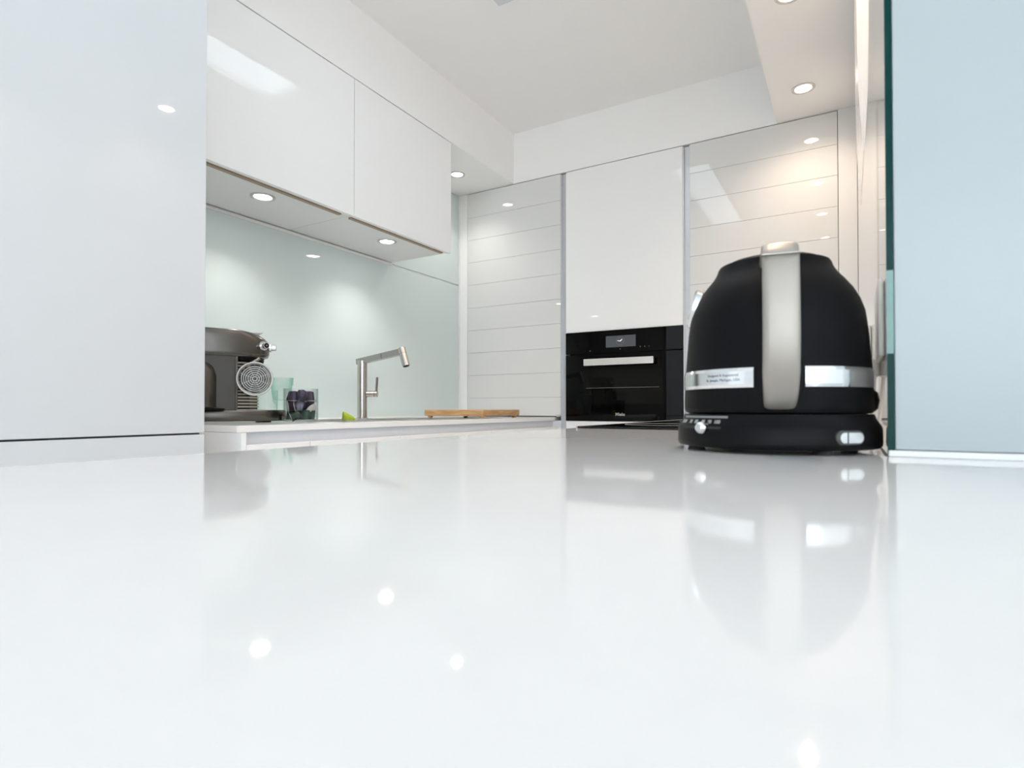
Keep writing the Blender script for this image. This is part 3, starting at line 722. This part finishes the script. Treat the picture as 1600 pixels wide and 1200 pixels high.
b.box(.1060, .1213, -.01515, .01515, .1752+o37, .1758+o37, .0001, 1); b.build('handle_seam', M['steeld'], hn, None, False)
# pad where the handle meets the body
b = MB(); pts2 = []
for k in range(40):
    q = 2*PI*(k+.5)/40; u = .0195*math.cos(q); v = .0195*math.sin(q) + math.copysign(.0100, math.sin(q)); pts2.append((u, v))
rings = []
for R_, sc in ((.0850, 1.0), (.0903, 1.0), (.0910, .95), (.0911, .5), (.0911, .01)):
    rings.append([(R_*math.cos(u*sc/.0895), R_*math.sin(u*sc/.0895), .0705+v*sc+o37) for u, v in pts2])
b.loft(rings); b.build('handle_socket', M['blackp'], t, 50, False)
# round gauge on the far left flank
q = LA(-170); GMx = Matrix.Rotation(q, 4, 'Z') @ Matrix.Translation((.0775, 0, .1520+o37)) @ Matrix.Rotation(math.radians(74), 4, 'Y')
gg = MB().lathe([(0, -.004), (.0215, -.004), (.0220, .002), (.0200, .0045), (.0185, .0035), (0, .003)], 40, mtx=GMx).build('temperature_gauge', M['chrome'], t, 40, False)
# spout at the back
q = LA(101); b = MB()
b.loft([[(.050+dx, y*w, z+o37) for dx, y, z in ((0, -1, zb_), (tip, 0, zt_), (0, 1, zb_), (-.01, 0, zb_))] for w, tip, zb_, zt_ in ((.022, .018, .160, .172), (.024, .030, .176, .186), (.024, .036, .1895, .1900))], mtx=Matrix.Rotation(q, 4, 'Z'))
b.build('spout', M['black'], t, 50, False)

# ------------------------------------------------------------------ sockets on the right wall
def socket(y, zc, lab, d_=.006, hh=.037, screws=False, h2=.043):
    t = thing('wall_socket', lab, 'socket', (XR, y, H(zc)))
    b = MB(); b.box(XR-d_, XR-.0002, y-h2, y+h2, H(zc)-hh, H(zc)+hh, d_*.45, 3); pl_ = b.build('face_plate', M['socket'], t, 40)
    if screws:
        for dz in (-.013, .013): MB().cyl((XR-d_+.0003, y-.028, H(zc+dz)), (XR-d_-.0008, y-.028, H(zc+dz)), .0022, seg=12).build('screw', M['steeld'], pl_, 40)
    return t
socket(.685, .086, 'white wall socket nearest the green glass edge, right of the kettle', .0055, .037, False, .042)
socket(1.09, .092, 'white wall socket with two dark screws, further along the wall behind the kettle', .0095, .040, True)
t = thing('power_cord', 'pale power cord hanging from the wall sockets behind the kettle', 'cord', (XR-.006, .80, TOP))
MB().tube([(XR-.004, .765, H(.044)), (XR-.0045, .785, H(.034)), (XR-.0045, .83, H(.012)), (XR-.0045, .90, H(-.010)), (XR-.005, .95, H(-.030)), (XR-.006, .98, H(-.0395))], .0022, 8).build('cable', M['socket'], t, 50)
MB().box(XR-.010, XR-.0003, .745, .785, H(.036), H(.056), .002).build('plug', M['socket'], t)

# ------------------------------------------------------------------ light
w = bpy.data.worlds.new('world'); SC.world = w; w.use_nodes = True
nt = w.node_tree; bg = nt.nodes['Background']
tc = nt.nodes.new('ShaderNodeTexCoord'); sx = nt.nodes.new('ShaderNodeSeparateXYZ'); rp = nt.nodes.new('ShaderNodeValToRGB')
rp.color_ramp.elements[0].position = .45; rp.color_ramp.elements[0].color = (.55, .58, .60, 1)
rp.color_ramp.elements[1].position = .56; rp.color_ramp.elements[1].color = (.84, .925, 1.01, 1)
mp = nt.nodes.new('ShaderNodeMapRange'); mp.inputs[1].default_value = -1; mp.inputs[2].default_value = 1
nt.links.new(tc.outputs['Generated'], sx.inputs[0]); nt.links.new(sx.outputs['Z'], mp.inputs[0]); nt.links.new(mp.outputs[0], rp.inputs[0]); nt.links.new(rp.outputs[0], bg.inputs[0])
bg.inputs[1].default_value = 2.55

# ------------------------------------------------------------------ camera
cd = bpy.data.cameras.new('camera'); cam = bpy.data.objects.new('camera', cd); COL.objects.link(cam)
cam.location = (0, 0, CZ); cam.rotation_euler = (math.radians(90.777), 0, math.radians(30.4522))
cd.sensor_width = 36; cd.lens = 901.93/1600*36; cd.shift_y = 26.69/1600; cd.clip_start = .005
cd.dof.use_dof = True; cd.dof.focus_distance = 2.2; cd.dof.aperture_fstop = 9.0
SC.camera = cam
vs = SC.view_settings
vs.view_transform = 'Standard'; vs.look = 'None'; vs.gamma = 1; vs.use_curve_mapping = False
vs.exposure = 1.31
SC.cycles.max_bounces = 14; SC.cycles.diffuse_bounces = 8; SC.cycles.glossy_bounces = 6; SC.cycles.transparent_max_bounces = 16
SC.cycles.sample_clamp_indirect = 6
